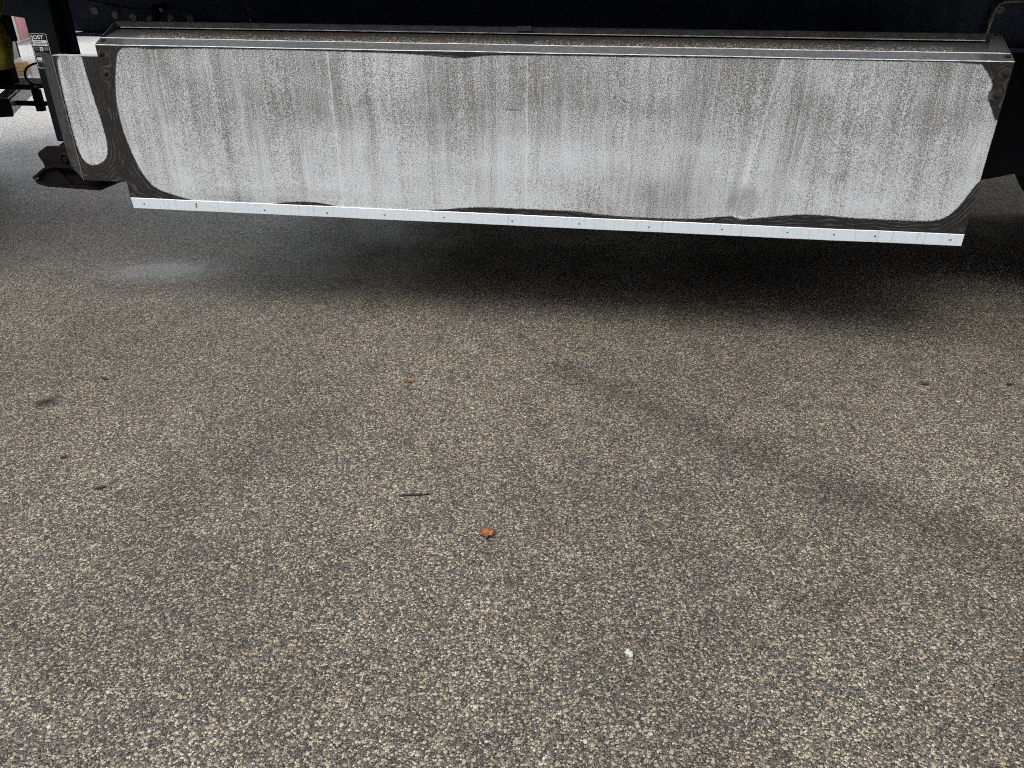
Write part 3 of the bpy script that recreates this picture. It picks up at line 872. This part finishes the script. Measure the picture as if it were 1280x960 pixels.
for x, z, r in ((-0.024, 1.243, 0.0095), (0.382, 1.25, 0.0045), (0.382, 1.205, 0.0055)):
    link("bolt", bolt_bm(x, 0.5900 if x > 0.2 else 0.571, z, r, 0.010, False), M['hole_light'], b1)  # pale heads stand in for light showing through holes in the web
# crossmembers, floor, upper body
for x in (-3.4, -1.9, -0.45, 0.9, 2.2, 3.6, 5.0, 6.6, 8.2):
    bm = bmesh.new()
    box(bm, x, x + 0.08, 0.05, 2.45, 1.374, 1.428)
    link("crossmember", bm, M['navy'], T)
bm = bmesh.new()
box(bm, -4.2, 9.3, -0.03, 2.52, 1.430, 1.470)
link("floor", bm, M['navy'], T)
bm = bmesh.new()
box(bm, -4.2, 9.3, -0.04, 2.53, 1.4705, 4.0, 0.02)
link("cargo_body", bm, M['white'], T)
# hanger bracket and guard behind the right end of the box
bm = bmesh.new()
prism(bm, [(3.40, 1.128), (3.40, 0.622), (3.55, 0.622), (3.62, 0.633), (3.728, 0.660), (3.785, 0.632), (4.20, 0.600), (4.75, 0.600), (4.75, 1.128)], 0.54, 0.62)
link("hanger_bracket", bm, M['black'], T)
bm = bmesh.new()
prism(bm, [(3.40, 1.128), (3.40, 0.50), (3.9, 0.45), (4.6, 0.45), (4.75, 0.6), (4.75, 1.128)], 1.78, 1.86)
link("hanger_bracket", bm, M['black'], T)
bm = bmesh.new()
tube(bm, [(3.470, 0.572, 1.150), (3.474, 0.572, 1.240), (3.479, 0.572, 1.280), (3.488, 0.572, 1.299), (3.505, 0.572, 1.309), (3.540, 0.572, 1.312), (3.75, 0.572, 1.314)], 0.010, 10)
link("bent_pipe", bm, M["rivet"], T, True)
bm = bmesh.new()
lathe(bm, [(0.014, 0), (0.014, -0.002), (0.011, -0.002), (0.011, 0.0)], 18, 'y', (3.512, 0.598, 1.277))
lathe(bm, [(0.006, 0), (0.006, -0.002)], 12, 'y', (3.512, 0.598, 1.277))
link("stamped_mark", bm, M['plug'], b1)
# skirt added along the far side to block light under the trailer
bm = bmesh.new()
box(bm, 0.75, 4.15, 2.425, 2.435, 0.16, 1.12)
box(bm, 4.1502, 4.46, 2.425, 2.435, 0.262, 1.12)
link("added_skirt", bm, M['black'], T)
# unseen guard added in front of the near wheels to block light
bm = bmesh.new()
box(bm, 3.92, 4.46, 0.02, 0.05, 0.18, 1.12, 0.008)
box(bm, 3.94, 3.99, 0.052, 0.54, 0.70, 0.76)
link("added_guard", bm, M['black'], T)
# wheels and axles
def wheel(parent, y_out, side, xc):
    s = 1 if side > 0 else -1
    w = 0.385
    bm = bmesh.new()
    pr = [(0.285, 0.03), (0.33, 0.005), (0.42, 0.0), (0.49, 0.022), (0.512, 0.05)]
    for k in range(5):
        a = 0.06 + k * 0.058
        pr += [(0.515, a), (0.515, a + 0.036), (0.500, a + 0.041), (0.500, a + 0.053)]
    pr += [(0.515, w - 0.05), (0.49, w - 0.022), (0.42, w), (0.33, w - 0.005), (0.285, w - 0.03)]
    lathe(bm, [(r, y_out + s * a) for r, a in pr], 64, 'y', (xc, 0, 0.515))
    t = link("wheel", bm, M['rubber'], parent)
    bm = bmesh.new()
    lathe(bm, [(0.286, y_out + s * 0.045), (0.27, y_out + s * 0.05), (0.22, y_out + s * 0.13), (0.14, y_out + s * 0.12), (0.11, y_out + s * 0.02), (0.04, y_out + s * 0.015)], 40, 'y', (xc, 0, 0.515))
    link("rim", bm, M['rim'], t)
    return t
for k in range(3):
    xc = 5.03 + 1.31 * k
    bm = bmesh.new()
    tube(bm, [(xc, 0.2, 0.515), (xc, 2.3, 0.515)], 0.065, 16)
    link("axle", bm, M['black'], T)
    wheel(T, 0.03, 1, xc)
    wheel(T, 2.46, -1, xc)

# ------------------------------------------------------------------ the truck in front of the trailer (only its rear end is in the picture)
K = empty("tractor_unit", T.matrix_world.to_translation(), YAW)
bpy.context.view_layer.update()
K.matrix_world = T.matrix_world.copy()
tag(K, "black rear frame end with a grey square tube, left of the landing leg", "truck")
bm = bmesh.new()
for y in (0.86, 1.62):
    box(bm, -7.2, -1.36 if y < 1 else -1.85, y, y + 0.08, 0.80, 1.04)
link("frame_rail", bm, M['black'], K)
bm = bmesh.new()
a, b = Vector((-1.225, 0.88, 0.745)), Vector((-1.700, 1.70, 0.745))
d = (b - a).normalized(); s_ = Vector((d.y, -d.x, 0))
def obox(bm, a, b, hw, hh, mi=0, bev=0.0):
    d = (b - a).normalized(); s = d.cross(Vector((0, 0, 1))).normalized(); u = s.cross(d)
    vs = [bm.verts.new(p + i * hw * s + j * hh * u) for p in (a, b) for i, j in ((-1, -1), (1, -1), (1, 1), (-1, 1))]
    fl = [bm.faces.new([vs[i] for i in f]) for f in ((0, 1, 2, 3), (7, 6, 5, 4), (0, 4, 5, 1), (1, 5, 6, 2), (2, 6, 7, 3), (3, 7, 4, 0))]
    for f in fl: f.material_index = mi
    if bev:
        bmesh.ops.bevel(bm, geom=list({e for f in fl for e in f.edges}), offset=bev, segments=3, affect='EDGES')
obox(bm, a, b, 0.042, 0.045, 0, 0.010)
tb = link("square_tube", bm, M['grey_tube'], K)
bm = bmesh.new()
obox(bm, a - d * 0.014, a - d * 0.001, 0.043, 0.046, 0, 0.004)
link("end_cap", bm, M['black'], tb)
bm = bmesh.new()
box(bm, -1.80, -1.128, 1.02, 1.40, 0.818, 0.830, 0.004)
box(bm, -1.80, -1.122, 1.016, 1.03, 0.824, 0.846, 0.003)
link("top_plate", bm, M['black'], K)
bm = bmesh.new()
box(bm, -1.152, -1.116, 1.03, 1.07, 0.705, 0.818, 0.004)
box(bm, -1.29, -1.095, 1.035, 1.065, 0.732, 0.756, 0.004)
link("hanging_bracket", bm, M['black'], K)
bm = bmesh.new()
box(bm, -1.40, -1.305, 1.10, 1.16, 0.835, 1.05, 0.006)
box(bm, -1.335, -1.245, 1.10, 1.16, 1.0505, 1.30, 0.006)
link("upright", bm, M['black'], K)
bm = bmesh.new()
prism(bm, [(-3.2, 1.04), (-2.06, 1.04), (-1.9, 1.06), (-1.9, 1.09), (-2.06, 1.11), (-3.2, 1.13)], 0.95, 1.55)
link("coupling_ramp", bm, M['black'], K)
for k in range(1):
    xc = -3.15
    bm = bmesh.new()
    tube(bm, [(xc, 0.2, 0.515), (xc, 2.3, 0.515)], 0.08, 16)
    link("axle", bm, M['black'], K)
    wheel(K, 0.02, 1, xc); wheel(K, 0.42, 1, xc)
    wheel(K, 2.47, -1, xc); wheel(K, 2.07, -1, xc)
    wheel(K, 0.05, 1, xc - 3.7); wheel(K, 2.44, -1, xc - 3.7)
bm = bmesh.new()
box(bm, -8.2, -6.0, 0.0, 2.5, 0.45, 3.6, 0.08)
link("cab", bm, M['white'], K)

# cable loop lying on the frame end
bm = bmesh.new()
cxy = Vector((-1.105, 1.10, 0.0))
pts = []
for k in range(40):
    t = 2 * PI * k / 40
    pts.append((-1.105 + 0.095 * math.cos(t), 1.09 + 0.05 * math.sin(t), 0.900 + 0.052 * math.sin(t) + 0.006 * math.cos(2 * t)))
tube(bm, pts, 0.0055, 8, True)
cab = link("cable_loop", bm, M['black'], None, True)
cab.matrix_world = T.matrix_world.copy()
tag(cab, "thin black cable loop bulging out beside the landing leg above the grey tube", "cable")

# yellow bundle hanging at the picture's left edge
bm = bmesh.new()
prof = [(0.012, 1.42), (0.05, 1.36), (0.060, 1.30), (0.058, 1.25), (0.040, 1.203), (0.034, 1.192), (0.052, 1.165), (0.068, 1.11), (0.070, 1.05), (0.060, 1.0), (0.02, 0.992)]
rings = []
for r, z in prof:
    ring = []
    for k in range(28):
        t = 2 * PI * k / 28
        rr = r * (1 + 0.10 * math.sin(5 * t + z * 16) + 0.07 * math.sin(9 * t - z * 30))
        ring.append(bm.verts.new((-0.762 + rr * math.cos(t) - (1.25 - z) * 0.14, 0.42 + rr * 0.8 * math.sin(t), z)))
    rings.append(ring)
for A, B in zip(rings, rings[1:]):
    for k in range(28):
        bm.faces.new((A[k], A[(k + 1) % 28], B[(k + 1) % 28], B[k]))
bm.faces.new(rings[0]); bm.faces.new(rings[-1][::-1])
bun = link("strap_bundle", bm, M['yellow'], None, True)
bun.matrix_world = T.matrix_world.copy()
tag(bun, "yellow green bundle pinched in the middle, hanging at the left edge of the picture", "strap bundle")

# ------------------------------------------------------------------ far side of the yard, seen past the leg
def Tw(x, y, z=0):
    return T.matrix_world @ Vector((x, y, z))
AX = YAW + math.atan2(0.89, -0.455)
g = empty("storage_container", Tw(-7.56, 9.05), AX)
tag(g, "grey container wall with pale bottom trim, left of the landing leg", "container")
bm = bmesh.new(); box(bm, -2.4, 0.0, 0, 1.8, 0.121, 2.3); link("body", bm, M['grey_box'], g)
bm = bmesh.new(); box(bm, -2.4, 0.004, -0.015, 1.8, 0.065, 0.1205); link("bottom_trim", bm, M['pale_box'], g)
bm = bmesh.new(); box(bm, -2.38, -0.02, 0.01, 1.78, 0.0, 0.0645); link("skid", bm, M['black'], g)
bm = bmesh.new(); box(bm, -0.03, 0.012, -0.012, 0.03, 0.121, 2.3); link("corner_post", bm, M['black'], g)
g = empty("storage_container", Tw(-10.0, 12.05), AX)
tag(g, "distant white container with a faded pink side panel", "container")
bm = bmesh.new(); box(bm, 0.0, 5.0, 0, 2.4, 0.0, 2.6, 0.02); link("body", bm, M['pale_box'], g)
bm = bmesh.new(); box(bm, 0.62, 4.8, -0.02, -0.002, 0.06, 2.4); link("side_panel", bm, M['pink'], g)
bm = bmesh.new(); box(bm, -0.024, -0.002, 0.03, 2.37, 0.04, 2.5); link("end_door", bm, M['grey_box'], g)
g = empty("timber_pile", Tw(-6.72, 7.92), YAW + 0.5)
tag(g, "small pile of pale timber offcuts in front of the grey container", "timber")
for x, z, r in ((0.0, 0.0, 0.05), (0.01, 0.056, -0.08), (-0.01, 0.112, 0.12)):
    for y in (-0.055, 0.055):
        bm = bmesh.new()
        box(bm, x - 0.13, x + 0.13, y - 0.045, y + 0.045, z + 0.001, z + 0.055, 0.004, 0, Matrix.Rotation(r, 3, 'Z'))
        link("plank", bm, M['wood'], g)
bm = bmesh.new()
tube(bm, [Tw(-6.0, 7.19, 0.032), Tw(-6.8, 8.16, 0.034), Tw(-7.50, 9.00, 0.032)], 0.030, 12)
ps = link("metal_pipe", bm, M['post'], None, True)
tag(ps, "long grey pipe lying on the bright asphalt beyond the landing leg", "pipe")

# a trailer added unseen behind the box: it closes the low sky on the far side
N = empty("added_trailer", Tw(1.6, 5.0), YAW)
tag(N, "unseen dark trailer added beyond the pallet box to block low sky", "semi-trailer")
bm = bmesh.new(); box(bm, 0.0, 13.4, 0.0, 2.5, 1.20, 3.9, 0.02); link("cargo_body", bm, M['blocker'], N)
bm = bmesh.new(); box(bm, 1.2, 12.6, 0.03, 0.05, 0.30, 1.197); link("added_skirt", bm, M['black'], N)
bm = bmesh.new(); box(bm, 0.2, 13.0, 0.7, 0.85, 0.9, 1.197); box(bm, 0.2, 13.0, 1.65, 1.8, 0.9, 1.197); link("chassis_beam", bm, M['black'], N)
for k in range(3):
    wheel(N, 0.06, 1, 8.2 + 1.31 * k); wheel(N, 2.44, -1, 8.2 + 1.31 * k)
for y in (0.45, 1.9):
    bm = bmesh.new(); box(bm, 2.2, 2.34, y, y + 0.14, 0.02, 1.197); box(bm, 2.1, 2.44, y - 0.08, y + 0.22, 0.0, 0.018); link("landing_leg", bm, M['leg'], N)

# unseen added hall behind the photographer: closes the low sky on that side of the yard
H = empty("added_hall", (-2.0, -8.2, 0))
tag(H, "unseen added hall behind the photographer, facing the trailer", "blocker")
bm = bmesh.new(); box(bm, -38, 38, -14, 0, 0.0, 6.4); link("wall", bm, M['blocker'], H)
bm = bmesh.new(); box(bm, -38.3, 38.3, -14.3, 0.3, 6.403, 6.7, 0.03); link("roof", bm, M['grey_box'], H)
for k in range(9):
    x = -34 + k * 8.2
    bm = bmesh.new()
    for j in range(6):
        box(bm, x, x + 3.4, 0.004, 0.05, 0.05 + j * 0.65, 0.05 + j * 0.65 + 0.64, 0.008)
    d_ = link("door", bm, M['blocker'], H)
    bm = bmesh.new()
    box(bm, x - 0.16, x - 0.004, 0.003, 0.10, 0.0, 4.1); box(bm, x + 3.404, x + 3.56, 0.003, 0.10, 0.0, 4.1); box(bm, x - 0.16, x + 3.56, 0.003, 0.10, 4.104, 4.3)
    link("door_frame", bm, M['black'], d_)

# ------------------------------------------------------------------ litter on the asphalt
def leaf(name, x, y, L, Wd, rz, curl, seed, label, mat, cat="leaf", group=None):
    bm = bmesh.new()
    nu, nv = 12, 8
    rnd = random.Random(seed)
    ph = [rnd.uniform(0, 6) for _ in range(4)]
    grid = []
    for i in range(nu + 1):
        u = i / nu
        half = Wd * 0.5 * (math.sin(PI * min(1, u * 0.96 + 0.02)) ** 0.65) * (1 + 0.22 * math.sin(u * 17 + ph[0]))
        row = []
        for j in range(nv + 1):
            v = j / nv * 2 - 1
            z = 0.0025 + curl * (v * v * 0.9 + 0.5 * (u - 0.5) ** 2 * 2) * (0.7 + 0.3 * math.sin(ph[1] + v * 2)) + 0.0012 * math.sin(u * 20 + v * 7 + ph[2]) - 0.0012 * math.exp(-(v / 0.12) ** 2)
            row.append(bm.verts.new(((u - 0.5) * L, v * half, z)))
        grid.append(row)
    for i in range(nu):
        for j in range(nv):
            bm.faces.new((grid[i][j], grid[i + 1][j], grid[i + 1][j + 1], grid[i][j + 1]))
    bmesh.ops.recalc_face_normals(bm, faces=bm.faces[:])
    bmesh.ops.solidify(bm, geom=bm.faces[:], thickness=0.0004)
    o = link(name, bm, mat)
    o.location = (x, y, 0.001)
    o.rotation_euler = (0, 0, rz)
    return tag(o, label, cat, group)
lf = leaf("dead_leaf", -0.071, 1.727, 0.046, 0.046, 0.25, 0.009, 3, "larger curled orange leaf in the middle of the asphalt", M['leaf'])
bm = bmesh.new()
tube(bm, [(-0.018, 0.0, 0.004), (-0.026, 0.004, 0.006), (-0.031, 0.009, 0.007)], [0.0012, 0.001, 0.0008], 6)
link("stalk", bm, M['paper'], lf)
leaf("dead_leaf", -0.398, 2.643, 0.036, 0.028, 0.1, 0.006, 8, "smaller orange leaf farther back, nearer the pallet box", M['leaf'])
for i, (x, y, L, rz, lab) in enumerate([
        (-1.265, 1.935, 0.028, 0.5, "dark brown leaf scrap on the asphalt at the left, nearest the photographer"),
        (-1.589, 2.65, 0.036, -0.4, "dark brown leaf scrap at the left, closest to the pallet box"),
        (-1.463, 2.101, 0.022, 0.9, "small reddish leaf scrap between the two dark scraps at the left"),
        (1.602, 2.638, 0.030, 0.1, "reddish brown leaf scrap near the right edge, left one of two"),
        (1.933, 2.641, 0.030, 0.2, "reddish brown leaf scrap at the right edge of the picture")]):
    leaf("leaf_scrap", x, y, L, L * 0.5, rz, 0.004, 20 + i, lab, M['crumb'], "leaf scrap", "brown leaf scraps on the asphalt")
bm = bmesh.new()
tube(bm, [(-0.046, -0.004, 0.003), (-0.02, -0.001, 0.0045), (0.012, 0.001, 0.004), (0.045, 0.006, 0.0035)], [0.0028, 0.0032, 0.003, 0.002], 8)
tw = link("twig", bm, M['twig'], None, True)
tw.location = (-0.296, 1.907, 0.0)
tag(tw, "short thin black twig lying on the asphalt left of the orange leaf", "twig")
def scrap(x, y, r, seed, lab):
    rnd = random.Random(seed)
    bm = bmesh.new()
    n = 11
    c0 = bm.verts.new((0, 0, 0.005)); ring = []
    for k in range(n):
        t = 2 * PI * k / n
        rr = r * rnd.uniform(0.55, 1.2)
        ring.append(bm.verts.new((rr * math.cos(t), rr * math.sin(t), rnd.uniform(0.002, 0.006))))
    for k in range(n):
        bm.faces.new((c0, ring[k], ring[(k + 1) % n]))
    bmesh.ops.solidify(bm, geom=bm.faces[:], thickness=0.0008)
    o = link("paper_scrap", bm, M['paper'])
    o.location = (x, y, 0.001)
    return tag(o, lab, "scrap")
scrap(0.279, 1.294, 0.0115, 4, "torn white scrap on the asphalt in the foreground, larger of two")
scrap(1.660, 2.501, 0.0085, 9, "tiny white scrap on the asphalt near the right edge")
